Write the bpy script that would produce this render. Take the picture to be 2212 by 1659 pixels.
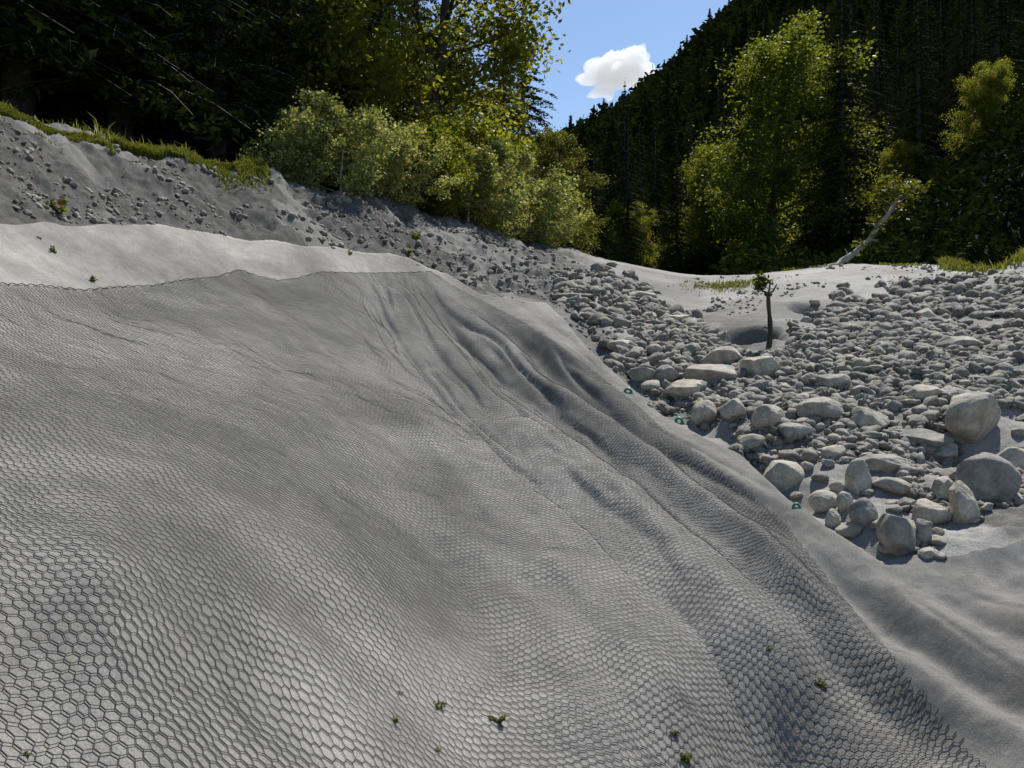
import bpy, math, random
import numpy as np
R=math.radians
scene=bpy.context.scene
for o in list(bpy.data.objects): bpy.data.objects.remove(o)
# ---------------- camera, sky, sun, exposure ----------------
cam_d=bpy.data.cameras.new('camera'); cam=bpy.data.objects.new('camera',cam_d)
scene.collection.objects.link(cam); scene.camera=cam
cam_d.sensor_width=36; cam_d.lens=1736/2212*36; cam_d.clip_start=.05; cam_d.clip_end=20000
cam.location=(0,0,0); cam.rotation_euler=(R(90),0,0)
SUN_AZ=R(33); SUN_EL=R(58)          # azimuth measured from +Y (view direction) towards +X (right)
world=bpy.data.worlds.new('World'); scene.world=world; world.use_nodes=True
wn=world.node_tree; wn.nodes.clear()
bg=wn.nodes.new('ShaderNodeBackground'); wo=wn.nodes.new('ShaderNodeOutputWorld'); sk=wn.nodes.new('ShaderNodeTexSky')
sk.sky_type='NISHITA'; sk.sun_disc=False; sk.sun_elevation=SUN_EL; sk.sun_rotation=SUN_AZ
sk.altitude=700; sk.air_density=1.0; sk.dust_density=.3; sk.ozone_density=1.0
bg.inputs['Strength'].default_value=.10
wn.links.new(sk.outputs[0],bg.inputs[0]); wn.links.new(bg.outputs[0],wo.inputs[0])
sd=bpy.data.lights.new('sun','SUN'); sun=bpy.data.objects.new('sun',sd); scene.collection.objects.link(sun)
sd.energy=5.0; sd.angle=R(.53); sd.color=(1,.965,.9)
sun.rotation_euler=(R(90)-SUN_EL,0,-SUN_AZ+math.pi)
from mathutils import Vector
_sv=Vector((math.sin(SUN_AZ)*math.cos(SUN_EL),math.cos(SUN_AZ)*math.cos(SUN_EL),math.sin(SUN_EL)))
sun.rotation_euler=_sv.to_track_quat('Z','Y').to_euler()
scene.view_settings.view_transform='Standard'; scene.view_settings.look='None'
scene.view_settings.exposure=.62; scene.view_settings.gamma=1
scene.cycles.transparent_max_bounces=16
scene.cycles.max_bounces=6
rng=np.random.default_rng(7); random.seed(7)
# ---------------- terrain function ----------------
F=1736.0; CX=1106.0; CY=829.5
CP=[(-300,1659,1.75),(-300,1300,2.1),(-300,1000,2.75),(-300,620,4.6),(-300,450,5.6),(-300,150,7.8),
(0,1659,2.1),(0,1400,2.5),(0,1000,3.6),(0,800,4.6),(0,620,6.1),(0,490,7.2),(0,350,8.4),
(250,1659,2.35),(250,1300,2.9),(250,1000,4.1),(250,800,5.5),(250,625,7.7),(250,495,9.0),(250,380,10.2),
(500,1659,2.7),(500,1300,3.4),(500,1000,4.9),(500,800,6.8),(500,590,9.8),(500,515,10.8),(500,420,11.8),
(750,1650,3.1),(750,1300,4.1),(750,1000,6.0),(750,800,8.4),(750,600,11.6),(750,545,12.5),(760,470,14.0),
(1000,1640,3.7),(1000,1300,5.0),(1000,1000,7.3),(1000,800,10.0),(960,600,13.4),(1000,540,15.5),
(1180,655,13.8),(1120,540,18.0),(1230,600,16.0),
(1400,1659,4.1),(1400,1500,4.5),(1400,1300,5.3),(1400,1100,6.5),(1380,950,8.0),(1360,820,10.0),(1440,900,9.0),(1300,700,12.5),
(1700,1659,4.5),(1700,1500,4.75),(1700,1300,5.3),(1700,1080,6.6),(1600,985,7.7),
(2000,1659,4.2),(2000,1400,4.8),(1900,1210,5.7),(2212,1659,3.9),(2212,1400,4.6),(2212,1200,5.3),(2500,1659,3.7),(2500,1300,4.5),(2500,1000,6.0),(2500,700,9.0),
(1900,1150,6.0),(2200,1050,6.7),(1750,1000,7.3),(2000,1000,7.2),(1600,900,8.6),(1850,880,8.6),(2150,880,8.2),(1950,780,10.0),(2200,760,10.2),(1750,760,10.8),(1500,780,10.8),(1650,700,12.5),(1400,690,13.8),(1300,610,16.0),(1850,670,13.5),(2200,650,13.0),(1500,660,15.5),(2000,620,15.0)]
CREST=[(-600,40,6.5),(-300,110,8.3),(0,228,9.9),(200,290,11.0),(400,335,12.2),(580,375,13.6),(800,420,16.0),(1000,480,19.0),(1240,552,23.0),(1350,580,24.0),(1480,610,24.0),(1560,600,21.5),(1700,588,20.5),(1850,573,20),(2000,572,18.5),(2212,553,16.5),(2500,520,14.5),(2800,480,12.5)]
FAR=[]
def fv(px,lst):
    for d,v in lst: FAR.append((px,v,d))
fv(-900,[(25,.6),(60,.62),(150,.62),(600,.62)])
fv(-300,[(25,.45),(60,.5),(150,.55),(600,.58)])
fv(200,[(25,.31),(60,.40),(150,.46),(600,.5)])
fv(700,[(30,.2),(60,.26),(150,.34),(600,.42)])
fv(1100,[(36,.10),(70,.12),(150,.19),(350,.28),(700,.2)])
fv(1260,[(36,.09),(70,.11),(150,.17),(400,.30),(700,.2)])
fv(1450,[(36,.09),(70,.15),(150,.27),(300,.385),(700,.3)])
fv(1650,[(33,.10),(60,.19),(120,.33),(280,.49),(700,.4)])
fv(1950,[(24,.155),(30,.19),(45,.215),(60,.26),(110,.38),(250,.52),(700,.5)])
fv(2120,[(22,.20),(27,.25),(45,.27),(110,.42)])
fv(2300,[(19,.22),(23,.30),(28,.33),(50,.37),(100,.45),(250,.6),(700,.6)])
fv(2900,[(18,.33),(25,.42),(50,.45),(100,.55),(250,.65),(700,.7)])
P=[];V=[]
KU=2.2
for px,py,d in CP+CREST:
    P.append(((px-CX)/F*KU,math.log(d)));V.append((CY-py)/F)
for px,py,d in CREST:
    v=(CY-py)/F
    P.append(((px-CX)/F*KU,math.log(d*1.14)));V.append(v-.018)
    P.append(((px-CX)/F*KU,math.log(d*1.30)));V.append(v-.03)
for px,v,d in FAR:
    P.append(((px-CX)/F*KU,math.log(d)));V.append(v)
P=np.array(P);V=np.array(V)
def phi(r2): return .5*r2*np.log(r2+1e-12)
n=len(P)
r2=((P[:,None]-P[None])**2).sum(-1)
A=np.zeros((n+3,n+3));A[:n,:n]=phi(r2)+np.eye(n)*2e-4
A[:n,n]=1;A[:n,n+1:]=P;A[n,:n]=1;A[n+1:,:n]=P.T
W=np.linalg.solve(A,np.concatenate([V,np.zeros(3)]))
def vfun(u,d):
    q0=np.asarray(u).ravel()*KU;q1=np.log(np.asarray(d)).ravel()
    out=W[n]+W[n+1]*q0+W[n+2]*q1
    for i in range(n): out=out+W[i]*phi((q0-P[i,0])**2+(q1-P[i,1])**2)
    return out.reshape(np.shape(u))
# value noise
_T=np.random.default_rng(3).random((256,256))
def vn(x,y):
    xi=np.floor(x).astype(int);yi=np.floor(y).astype(int);fx=x-xi;fy=y-yi
    fx=fx*fx*(3-2*fx);fy=fy*fy*(3-2*fy)
    a=_T[xi&255,yi&255];b=_T[(xi+1)&255,yi&255];c=_T[xi&255,(yi+1)&255];d=_T[(xi+1)&255,(yi+1)&255]
    return (a*(1-fx)+b*fx)*(1-fy)+(c*(1-fx)+d*fx)*fy-.5
def fbm(x,y,o=4,s=1.):
    r=0;a=1.
    for i in range(o): r=r+a*vn(x*s+17.3*i,y*s+9.1*i);a*=.5;s*=2.03
    return r
def sst(a,b,x):
    t=np.clip((x-a)/(b-a),0,1);return t*t*(3-2*t)
TOPX=[-900,-300,0,300,430,500,620,750,880,960,1040,1110,1180,1250,1340,1440,1530,1600,1700,1800,1900,2050,2212,2500,2800]
TOPY=[440,480,490,493,508,520,530,547,565,598,638,652,655,735,820,905,950,985,1078,1150,1213,1200,1165,1120,1060]
NETX=[-900,-300,0,90,180,250,330,400,470,515,560,600,640,690,800,930,1020,1120,1200,1300,1380,1440,1520,1600,1700,1850,2000,2130,2300,2500]
NETY=[590,610,619,622,632,624,621,607,601,585,600,609,604,590,592,589,640,690,740,815,880,935,990,1050,1135,1330,1500,1660,1860,2100]
def topy(px): return np.interp(px,TOPX,TOPY)
def nety(px): return np.interp(px,NETX,NETY)
# diagonal folds of the covered shoulder, given as ground curves x=f(y)
def H(x,y):
    x=np.asarray(x,float);y=np.asarray(y,float)
    d=np.maximum(y,.3);u=x/d
    v=vfun(u,d);z=d*v
    px=CX+u*F;py=CY-v*F
    cov=py-topy(px)                       # >0 : under the blanket
    near=1-sst(24,30,d)
    # long folds
    xf=np.interp(d,[3,4.9,7.6,13.5,20],[3.0,2.24,1.29,-1.2,-3])
    s=x-xf
    fade=sst(0,120,cov)*sst(3.0,4.4,d)
    wob=.5*fbm(x*.8,y*.8,2)
    s=s+wob*.25
    sc=np.clip(d/8,.5,1.6)
    fo=0
    for c,a,w in ((-2.1,.05,.28),(-1.35,-.05,.22),(-.75,.07,.2),(-.35,-.06,.13),(0,.10,.14),(.32,-.10,.12),(.62,.08,.13),(.95,-.07,.12),(1.3,.05,.14)):
        fo=fo+a*np.exp(-((s/sc**.7-c)/w)**2)
    z=z+fo*fade*sc*1.0
    # soft pillows under the blanket
    z=z+sst(-10,60,cov)*near*(.05*sst(2,6,d)*fbm(x*.9+3,y*.9,3)+.02*fbm(x*.9+3,y*.9,3)+.018*fbm(x*3.2,y*3.2,2)+.05*fbm(s*2.2+5,d*.35,3)*sst(-3.5,-1.5,s))*np.clip(d/5,.35,1.3)
    cr=fbm(s*1.5+11,d*.22+3,3)+.05*fbm(x*3,y*3,2)
    z=z-sst(-10,80,cov)*near*sst(3.4,5.5,d)*np.clip(d/7,.5,1.5)*sst(-2.6,-1.0,s)*(.045*np.exp(-(cr/.07)**2)+.03*np.exp(-((cr-.28)/.05)**2))
    z=z+sst(0,40,cov)*near*.008*fbm(x*16,y*16,3)*np.clip(d/5,.4,1)
    # rough earth and stones bed above
    rough=sst(5,-40,cov)*near
    earth=rough*sst(1400,1150,px)
    z=z+earth*(.16*fbm(x*1.4,y*1.4,5)+.09*fbm(x*5,y*5,4))*np.clip(d/10,.6,1.4)
    bed=rough*sst(1150,1300,px)
    z=z+bed*(.10*fbm(x*1.6+5,y*1.6,4)+.04*fbm(x*8,y*8,3))*sst(640,760,py)
    z=z+bed*.03*fbm(x*3,y*3,4)
    z=z-.16*np.exp(-((cov+40)/30)**2)*sst(1200,1300,px)*sst(1990,1900,px)*near
    # scoured hollow behind the stake
    for qx,qy,rx,ry,dp in HOL:
        z=z-dp*np.exp(-(((x-qx)/rx)**2+((y-qy)/ry)**2)**(2 if dp>.3 else 1))
    z=z+(1-near)*.9*fbm(x*.08,y*.08,4)*np.clip(d/60,0,6)
    return z
HOL=[]
def hit(px,py,lo=1.25,hi=33.):
    """ground point seen along a photograph direction: used once to survey where things stand"""
    ds=np.exp(np.linspace(math.log(lo),math.log(hi),260));u=(px-CX)/F
    z=H(u*ds,ds);v=(CY-py)/F
    g=z/ds-v;k=np.argmax(g>=0)
    if g[k]<0: return None
    if k==0: d=ds[0]
    else:
        t=-g[k-1]/(g[k]-g[k-1]+1e-12);d=ds[k-1]+t*(ds[k]-ds[k-1])
    return float(u*d),float(d),float(H(np.array([u*d]),np.array([d]))[0])
_h=hit(1625,725);HOL.append((_h[0],_h[1]+.1,.36,.34,.8))
_h=hit(1745,668);HOL.append((_h[0],_h[1]+.1,.22,.4,.35))
_h=hit(2190,1235);HOL.append((_h[0],_h[1],.42,.35,.16))
_h=hit(2070,985);HOL.append((_h[0],_h[1],.5,.32,.22))
_h=hit(2110,1000);HOL.append((_h[0],_h[1],.35,.3,.16))
# ---------------- helpers ----------------
COL=scene.collection
def tag(o,label=None,cat=None,group=None,kind=None):
    for k,v in (('label',label),('category',cat),('group',group),('kind',kind)):
        if v: o[k]=v
    return o
def mesh_np(name,verts,faces,mat=None,parent=None,smooth=True,attrs=None,link=True):
    verts=np.asarray(verts,np.float32);faces=np.asarray(faces,np.int32)
    me=bpy.data.meshes.new(name);n=faces.shape[1]
    me.vertices.add(len(verts));me.vertices.foreach_set('co',verts.ravel())
    me.loops.add(faces.size);me.loops.foreach_set('vertex_index',faces.ravel())
    me.polygons.add(len(faces));me.polygons.foreach_set('loop_start',np.arange(len(faces),dtype=np.int32)*n)
    if smooth: me.polygons.foreach_set('use_smooth',np.ones(len(faces),bool))
    me.update(calc_edges=True)
    if attrs:
        for k,a in attrs.items():
            at=me.attributes.new(k,'FLOAT','POINT');at.data.foreach_set('value',np.asarray(a,np.float32).ravel())
    if mat: me.materials.append(mat)
    if not link: return me
    o=bpy.data.objects.new(name,me);COL.objects.link(o)
    if parent: o.parent=parent
    return o
def empty(name,loc,rz=0):
    o=bpy.data.objects.new(name,None);o.location=loc;o.rotation_euler[2]=rz;o.empty_display_size=.1;COL.objects.link(o);return o
def grid_faces(nu,nd):
    i=np.arange(nu-1)[:,None];j=np.arange(nd-1)[None];a=i*nd+j
    return np.stack([a,a+nd,a+nd+1,a+1],-1).reshape(-1,4)
def tube(path,rad,k=6,cap=True):
    path=np.asarray(path,float);n=len(path);rad=np.broadcast_to(rad,(n,))
    t=np.gradient(path,axis=0);t/=np.linalg.norm(t,axis=1)[:,None]+1e-9
    ref=np.where(np.abs(t[:,2:3])>.9,np.array([[1.,0,0]]),np.array([[0,0,1.]]))
    a=np.cross(t,ref);a/=np.linalg.norm(a,axis=1)[:,None]+1e-9;b=np.cross(t,a)
    th=np.arange(k)/k*2*math.pi
    V=path[:,None]+rad[:,None,None]*(np.cos(th)[None,:,None]*a[:,None]+np.sin(th)[None,:,None]*b[:,None])
    i=np.arange(n-1)[:,None];j=np.arange(k)[None]
    Fc=np.stack([i*k+j,i*k+(j+1)%k,(i+1)*k+(j+1)%k,(i+1)*k+j],-1).reshape(-1,4)
    return V.reshape(-1,3),Fc
def merge(parts):
    vs=[];fs=[];o=0
    for v,f in parts: vs.append(v);fs.append(f+o);o+=len(v)
    return np.concatenate(vs),np.concatenate(fs)
# ---------------- materials ----------------
def newmat(name):
    m=bpy.data.materials.new(name);m.use_nodes=True;nt=m.node_tree
    return m,nt,nt.nodes['Principled BSDF']
def N(nt,t,**kw):
    n=nt.nodes.new(t)
    for k,v in kw.items():
        if k in n.inputs: n.inputs[k].default_value=v
        else: setattr(n,k,v)
    return n
def ramp(nt,fac,stops):
    r=nt.nodes.new('ShaderNodeValToRGB');el=r.color_ramp.elements
    while len(el)<len(stops): el.new(.5)
    for e,(p,c) in zip(el,stops): e.position=p;e.color=(*c,1)
    nt.links.new(fac,r.inputs[0]);return r
def noise(nt,scale,detail=6,rough=.6,coord=None):
    n=N(nt,'ShaderNodeTexNoise');n.inputs['Scale'].default_value=scale;n.inputs['Detail'].default_value=detail;n.inputs['Roughness'].default_value=rough
    nt.links.new(coord,n.inputs['Vector']);return n
def mix(nt,fac,a,b,mode='MIX'):
    m=N(nt,'ShaderNodeMix',data_type='RGBA',blend_type=mode)
    for s,i in ((fac,0),(a,6),(b,7)):
        if hasattr(s,'links'): nt.links.new(s,m.inputs[i])
        else: m.inputs[i].default_value=s if i==0 else (*s,1)
    return m.outputs[2]
def bump(nt,bs,h,strength,dist):
    b=N(nt,'ShaderNodeBump');b.inputs['Strength'].default_value=strength;b.inputs['Distance'].default_value=dist
    nt.links.new(h,b.inputs['Height']);nt.links.new(b.outputs[0],bs.inputs['Normal']);return b
def g(v,w=1.015): return (v*1.0*w,v*.985,v*.94/w)
def stone_mat(name,lo,hi,scale=6,objr=True):
    m,nt,bs=newmat(name);tc=N(nt,'ShaderNodeTexCoord');c=tc.outputs['Object']
    n1=noise(nt,scale,8,.65,c);r=ramp(nt,n1.outputs[0],[(.32,g(lo)),(.66,g(hi))])
    n2=noise(nt,scale*9,4,.7,c);r2=ramp(nt,n2.outputs[0],[(.35,(.8,.8,.8)),(.65,(1.12,1.12,1.12))])
    col=mix(nt,1.,r.outputs[0],r2.outputs[0],'MULTIPLY');col=mix(nt,1.,col,(1.04,1.,.93),'MULTIPLY')
    if objr:
        oi=N(nt,'ShaderNodeObjectInfo');r3=ramp(nt,oi.outputs['Random'],[(0,(.72,.73,.75)),(.5,(1.,.99,.97)),(1,(1.2,1.17,1.1))])
        col=mix(nt,1.,col,r3.outputs[0],'MULTIPLY')
    nt.links.new(col,bs.inputs['Base Color']);bs.inputs['Roughness'].default_value=.92;bs.inputs['Specular IOR Level'].default_value=.25
    bump(nt,bs,mix(nt,.4,n1.outputs[0],n2.outputs[0]),.7,.03)
    return m
M_stone=stone_mat('river_stone',.17,.40,5)
M_gravel=stone_mat('gravel_stone',.09,.24,3,False)
def ground_mat():
    m,nt,bs=newmat('ground_soil');tc=N(nt,'ShaderNodeTexCoord');c=tc.outputs['Object']
    n1=noise(nt,.7,9,.65,c);n2=noise(nt,7,8,.7,c);n3=noise(nt,60,5,.7,c)
    earth=ramp(nt,n2.outputs[0],[(.3,g(.045)),(.5,g(.08)),(.72,g(.13))])
    sand=ramp(nt,n1.outputs[0],[(.35,g(.22)),(.65,g(.34))])
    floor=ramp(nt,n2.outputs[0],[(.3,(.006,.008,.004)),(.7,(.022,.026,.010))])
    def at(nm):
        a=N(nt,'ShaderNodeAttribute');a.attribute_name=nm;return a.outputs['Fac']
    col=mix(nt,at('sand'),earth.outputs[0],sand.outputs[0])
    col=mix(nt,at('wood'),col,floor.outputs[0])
    v=ramp(nt,n3.outputs[0],[(.35,(.78,.78,.78)),(.65,(1.15,1.15,1.15))])
    col=mix(nt,1.,col,v.outputs[0],'MULTIPLY')
    nt.links.new(col,bs.inputs['Base Color']);bs.inputs['Roughness'].default_value=1;bs.inputs['Specular IOR Level'].default_value=.1
    h=mix(nt,.5,n2.outputs[0],n3.outputs[0]);bump(nt,bs,h,.6,.05)
    return m
def blanket_mat():
    m,nt,bs=newmat('silted_fabric');tc=N(nt,'ShaderNodeTexCoord');c=tc.outputs['Object']
    n1=noise(nt,.9,9,.62,c);n2=noise(nt,11,6,.7,c);n3=noise(nt,140,4,.7,c)
    a=ramp(nt,n1.outputs[0],[(.3,g(.15)),(.48,g(.19)),(.66,g(.24))])
    b=ramp(nt,n2.outputs[0],[(.3,(.82,.82,.83)),(.7,(1.12,1.12,1.1))])
    d=ramp(nt,n3.outputs[0],[(.38,(.74,.74,.74)),(.62,(1.18,1.18,1.18))])
    col=mix(nt,1.,a.outputs[0],b.outputs[0],'MULTIPLY');col=mix(nt,1.,col,d.outputs[0],'MULTIPLY')
    at=N(nt,'ShaderNodeAttribute');at.attribute_name='streak';rr=ramp(nt,at.outputs['Fac'],[(.1,(.78,.78,.78)),(.5,(.98,.98,.98)),(.9,(1.18,1.18,1.17))])
    col=mix(nt,1.,col,rr.outputs[0],'MULTIPLY')
    ab=N(nt,'ShaderNodeAttribute');ab.attribute_name='bare';rb=ramp(nt,ab.outputs['Fac'],[(0,(1,1,1)),(1,(1.42,1.41,1.38))])
    col=mix(nt,1.,col,rb.outputs[0],'MULTIPLY')
    nt.links.new(col,bs.inputs['Base Color']);bs.inputs['Roughness'].default_value=1.;bs.inputs['Specular IOR Level'].default_value=.03
    h=mix(nt,.35,n2.outputs[0],n3.outputs[0]);bump(nt,bs,h,.7,.014)
    return m
def wire_mat():
    m,nt,bs=newmat('galvanised_wire');bs.inputs['Base Color'].default_value=(.05,.05,.052,1)
    bs.inputs['Metallic'].default_value=0;bs.inputs['Specular IOR Level'].default_value=.15;bs.inputs['Roughness'].default_value=.8;return m
def leaf_mat(name,lo,hi,tr=.45,rough=.5):
    m,nt,bs=newmat(name);gi=N(nt,'ShaderNodeNewGeometry');oi=N(nt,'ShaderNodeObjectInfo')
    r=ramp(nt,gi.outputs['Random Per Island'],[(0,lo),(1,hi)])
    v=ramp(nt,oi.outputs['Random'],[(0,(.75,.8,.8)),(1,(1.2,1.1,1.)) ])
    col=mix(nt,1.,r.outputs[0],v.outputs[0],'MULTIPLY')
    nt.links.new(col,bs.inputs['Base Color']);bs.inputs['Roughness'].default_value=rough;bs.inputs['Specular IOR Level'].default_value=.12
    t=N(nt,'ShaderNodeBsdfTranslucent');nt.links.new(mix(nt,1.,col,(1.25,1.15,.5),'MULTIPLY'),t.inputs[0])
    ms=N(nt,'ShaderNodeMixShader');ms.inputs[0].default_value=tr
    nt.links.new(bs.outputs[0],ms.inputs[1]);nt.links.new(t.outputs[0],ms.inputs[2]);nt.links.new(ms.outputs[0],nt.nodes['Material Output'].inputs[0])
    return m
def bark_mat(name,lo,hi):
    m,nt,bs=newmat(name);tc=N(nt,'ShaderNodeTexCoord');mp=N(nt,'ShaderNodeMapping');mp.inputs['Scale'].default_value=(1,1,.25)
    nt.links.new(tc.outputs['Object'],mp.inputs[0]);n=noise(nt,14,6,.7,mp.outputs[0]);r=ramp(nt,n.outputs[0],[(.35,lo),(.65,hi)])
    nt.links.new(r.outputs[0],bs.inputs['Base Color']);bs.inputs['Roughness'].default_value=.95;bump(nt,bs,n.outputs[0],.6,.03);return m
M_ground=ground_mat();M_blanket=blanket_mat();M_wire=wire_mat()
L_broad=leaf_mat('broad_leaf',(.025,.040,.005),(.08,.10,.014),.5)
L_yell=leaf_mat('yellow_green_leaf',(.045,.06,.010),(.11,.125,.024),.5)
L_sun=leaf_mat('sunlit_tint_leaf',(.085,.11,.015),(.20,.225,.035),.58)  # sunlight on the lit crowns is put into this brighter leaf colour
L_willow=leaf_mat('willow_leaf',(.15,.18,.06),(.38,.41,.17),.4)
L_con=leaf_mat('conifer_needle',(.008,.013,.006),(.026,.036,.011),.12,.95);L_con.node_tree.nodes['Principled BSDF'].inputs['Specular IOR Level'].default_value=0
L_grass=leaf_mat('grass_blade',(.07,.09,.018),(.17,.19,.05),.4)
B_dark=bark_mat('dark_bark',(.02,.017,.013),(.06,.05,.04));B_pale=bark_mat('pale_bark',(.16,.15,.13),(.34,.32,.28))
M_far=None
# ---------------- ground sheet ----------------
nu,nn,nf=820,760,190
us=np.concatenate([np.linspace(-2.6,-.76,60)[:-1],np.linspace(-.76,.76,nu-118),np.linspace(.76,2.6,60)[1:]]);nu=len(us)
ds=np.concatenate([np.linspace(.35,1.25,14)[:-1],np.exp(np.linspace(math.log(1.25),math.log(27),nn))[:-1],np.exp(np.linspace(math.log(27),math.log(900),nf))]);nd=len(ds)
U,D=np.meshgrid(us,ds,indexing='ij');X=U*D;Z=H(X,D)
PX=CX+U*F;PY=CY-Z/D*F
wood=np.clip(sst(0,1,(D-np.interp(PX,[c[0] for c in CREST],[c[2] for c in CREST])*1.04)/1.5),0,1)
cov=PY-topy(PX)
wood_g=sst(1200,1000,PX)*sst(60,0,PY-np.interp(PX,[c[0] for c in CREST],[c[1] for c in CREST]))*.0
sand=np.clip(sst(1150,1350,PX)*(.75+.6*fbm(X*.6,D*.6,3))+sst(30,-10,cov)*0,0,1)
fld=sst(1200,1330,PX)*sst(655,720,PY)*sst(20,-20,cov);dust=sst(.0,.22,fbm(X*1.3,D*1.3,3)*-1)
sand=sand*(1-fld*.75*(1-dust));sand=np.maximum(sand,sst(-5,10,cov)*.8);sand=np.maximum(sand,sst(1460,1540,PX)*sst(670,640,PY))
sand=np.maximum(sand,.35*(fbm(X*.5,D*.9,4)>.12)*(wood<.1))
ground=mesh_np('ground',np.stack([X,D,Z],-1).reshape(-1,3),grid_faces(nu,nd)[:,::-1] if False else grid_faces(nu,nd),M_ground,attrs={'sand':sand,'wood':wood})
tag(ground,kind='structure')
del U,D,X,Z,PX,PY
# ---------------- erosion blanket ----------------
nb,mb=760,620
us=np.linspace((-520-CX)/F,(2500-CX)/F,nb)
tp=np.array([ (lambda h:h)(0) for _ in us],float)
dd=np.exp(np.linspace(math.log(1.2),math.log(30),500))
for i,u in enumerate(us):
    z=dd*vfun(np.full(500,u),dd);g_=CY-F*z/dd
    px=CX+u*F;k=np.argmax(g_<=topy(px)+2.5*math.sin(px*.05)+2*math.sin(px*.013));tp[i]=dd[k]
tp=np.convolve(np.pad(tp,2,'edge'),np.ones(5)/5,'valid')
tt=np.linspace(0,1,mb)[None];D=1.2*(tp[:,None]/1.2)**tt;U=np.repeat(us[:,None],mb,1);X=U*D;Z=H(X,D)+.018
e=np.clip((1-tt)/.012,0,1);Z=Z+.022*(1-e)**0*np.exp(-((1-tt)/.010)**2)*(.5+fbm(X*2,D*2,2))
top=np.stack([X,D,Z],-1);bot=top[:,-1:].copy();bot[:,:,2]-=.06;bot[:,:,1]+=.01
V=np.concatenate([top,bot],1)
_X,_Y=V[...,0],V[...,1];_px=CX+_X/_Y*F;_py=CY-V[...,2]/_Y*F
_s=_X-np.interp(_Y,[3,4.9,7.6,13.5,20],[3.0,2.24,1.29,-1.2,-3])+.35*fbm(_X*.7,_Y*.7,2)
_a=_X*.79-_Y*.61
stk=.16*sst(1750,1950,_px)+fbm(_s*1.7,_Y*.16,4)*sst(-3.2,-1.2,_s)*1.3+fbm(_a*1.8+9,(_X*.61+_Y*.79)*.35,4)*sst(-.8,-2.6,_s)+.35*fbm(_X*2.5,_Y*2.5,4)
bare=sst(6,-2,_py-nety(_px))*sst(1080,500,_px)*(.75+2.2*fbm(_X*.8+2,_Y*.8,4))
blanket=mesh_np('erosion_blanket',V.reshape(-1,3),grid_faces(nb,mb+1),M_blanket,attrs={'streak':np.clip(.5+stk*.9,0,1),'bare':np.clip(bare,0,1)})
tag(blanket,'pale grey silty fabric over the slope, bare along its top edge above the net','erosion blanket')
# ---------------- wire net: real wires of a double-twist hexagonal mesh ----------------
def make_net():
    cw,ch=.042,.045                      # one cell: along the twist, across it
    a0,a1,b0,b1=-7.2,4.2,1.3,17.
    ni=int((a1-a0)/cw);nj=int((b1-b0)/ch)
    I,J=np.meshgrid(np.arange(ni),np.arange(nj),indexing='ij')
    # brick layout: twist edge (two nodes) then diagonals up/down to the next column
    A=a0+I*cw;B=b0+(J+.5*(I&1))*ch
    L=np.stack([A-cw*.30,B],-1);Rr=np.stack([A+cw*.30,B],-1)
    def warp(p):
        x=p[...,0]/1.14;y=p[...,1]
        wx=.16*fbm(x*1.1,y*1.1,3)+.013*fbm(x*15,y*15,2);wy=.16*fbm(x*1.1+40,y*1.1+7,3)+.013*fbm(x*15+9,y*15,2)
        return x+wx,y+wy
    def world(p):
        x,y=warp(p);z=H(x,y);d=np.maximum(y,.3);px=CX+x/d*F;py=CY-z/d*F
        ok=(py>nety(px)+1.5)&(px>-420)&(y>1.2)&(px<2350)&(py<2600)
        z=z+.018+.007+.010*np.maximum(0,fbm(x*2.3,y*2.3,2))
        return np.stack([x,y,z],-1),ok
    wl,okl=world(L);wr,okr=world(Rr)
    E0=[];E1=[];Rd=[]
    ok=okl&okr;E0.append(wl[ok]);E1.append(wr[ok]);Rd.append(np.full(ok.sum(),.0027))
    even=(I[:-1]&1)==0
    for sgn in (0,1):
        # from right node (i,j) to left node of column i+1, rows j or j-1 (even) / j or j+1 (odd)
        jj=np.where(even,J[:-1]-sgn,J[:-1]+sgn);val=(jj>=0)&(jj<nj);jc=np.clip(jj,0,nj-1)
        t=wl[1:][np.arange(ni-1)[:,None],jc];tk=okl[1:][np.arange(ni-1)[:,None],jc]
        k=val&okr[:-1]&tk
        E0.append(wr[:-1][k]);E1.append(t[k]);Rd.append(np.full(k.sum(),.0017))
    p=np.concatenate(E0);q=np.concatenate(E1);r=np.concatenate(Rd)[:,None]
    t=q-p;t/=np.linalg.norm(t,axis=1)[:,None];s=np.cross(t,[0,0,1.]);s/=np.linalg.norm(s,axis=1)[:,None];n=np.cross(s,t)
    offs=[n*r,-.5*n*r+.87*s*r,-.5*n*r-.87*s*r]
    V=np.stack([p+offs[0],p+offs[1],p+offs[2],q+offs[0],q+offs[1],q+offs[2]],1)
    b=np.arange(len(p))[:,None]*6
    Fc=np.stack([np.concatenate([b+a,b+c,b+c+3,b+a+3],1) for a,c in ((0,1),(1,2),(2,0))],1).reshape(-1,4)
    print('net edges',len(p))
    return mesh_np('wire_net',V.reshape(-1,3),Fc,M_wire,smooth=False)
net=make_net()
tag(net,'dark hexagonal wire netting spread over the grey covered slope in the foreground','wire net')
# selvedge wires along the net's upper edge as a part
pts=[]
for px in np.arange(-300,960,6.):
    h=hit(px,float(nety(px))+2)
    if h: pts.append((h[0],h[1],h[2]+.032+.006*math.sin(px*.3)))
v,f=tube(pts,.0042,6);mesh_np('selvedge_wire',v,f,M_wire,net)
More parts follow.
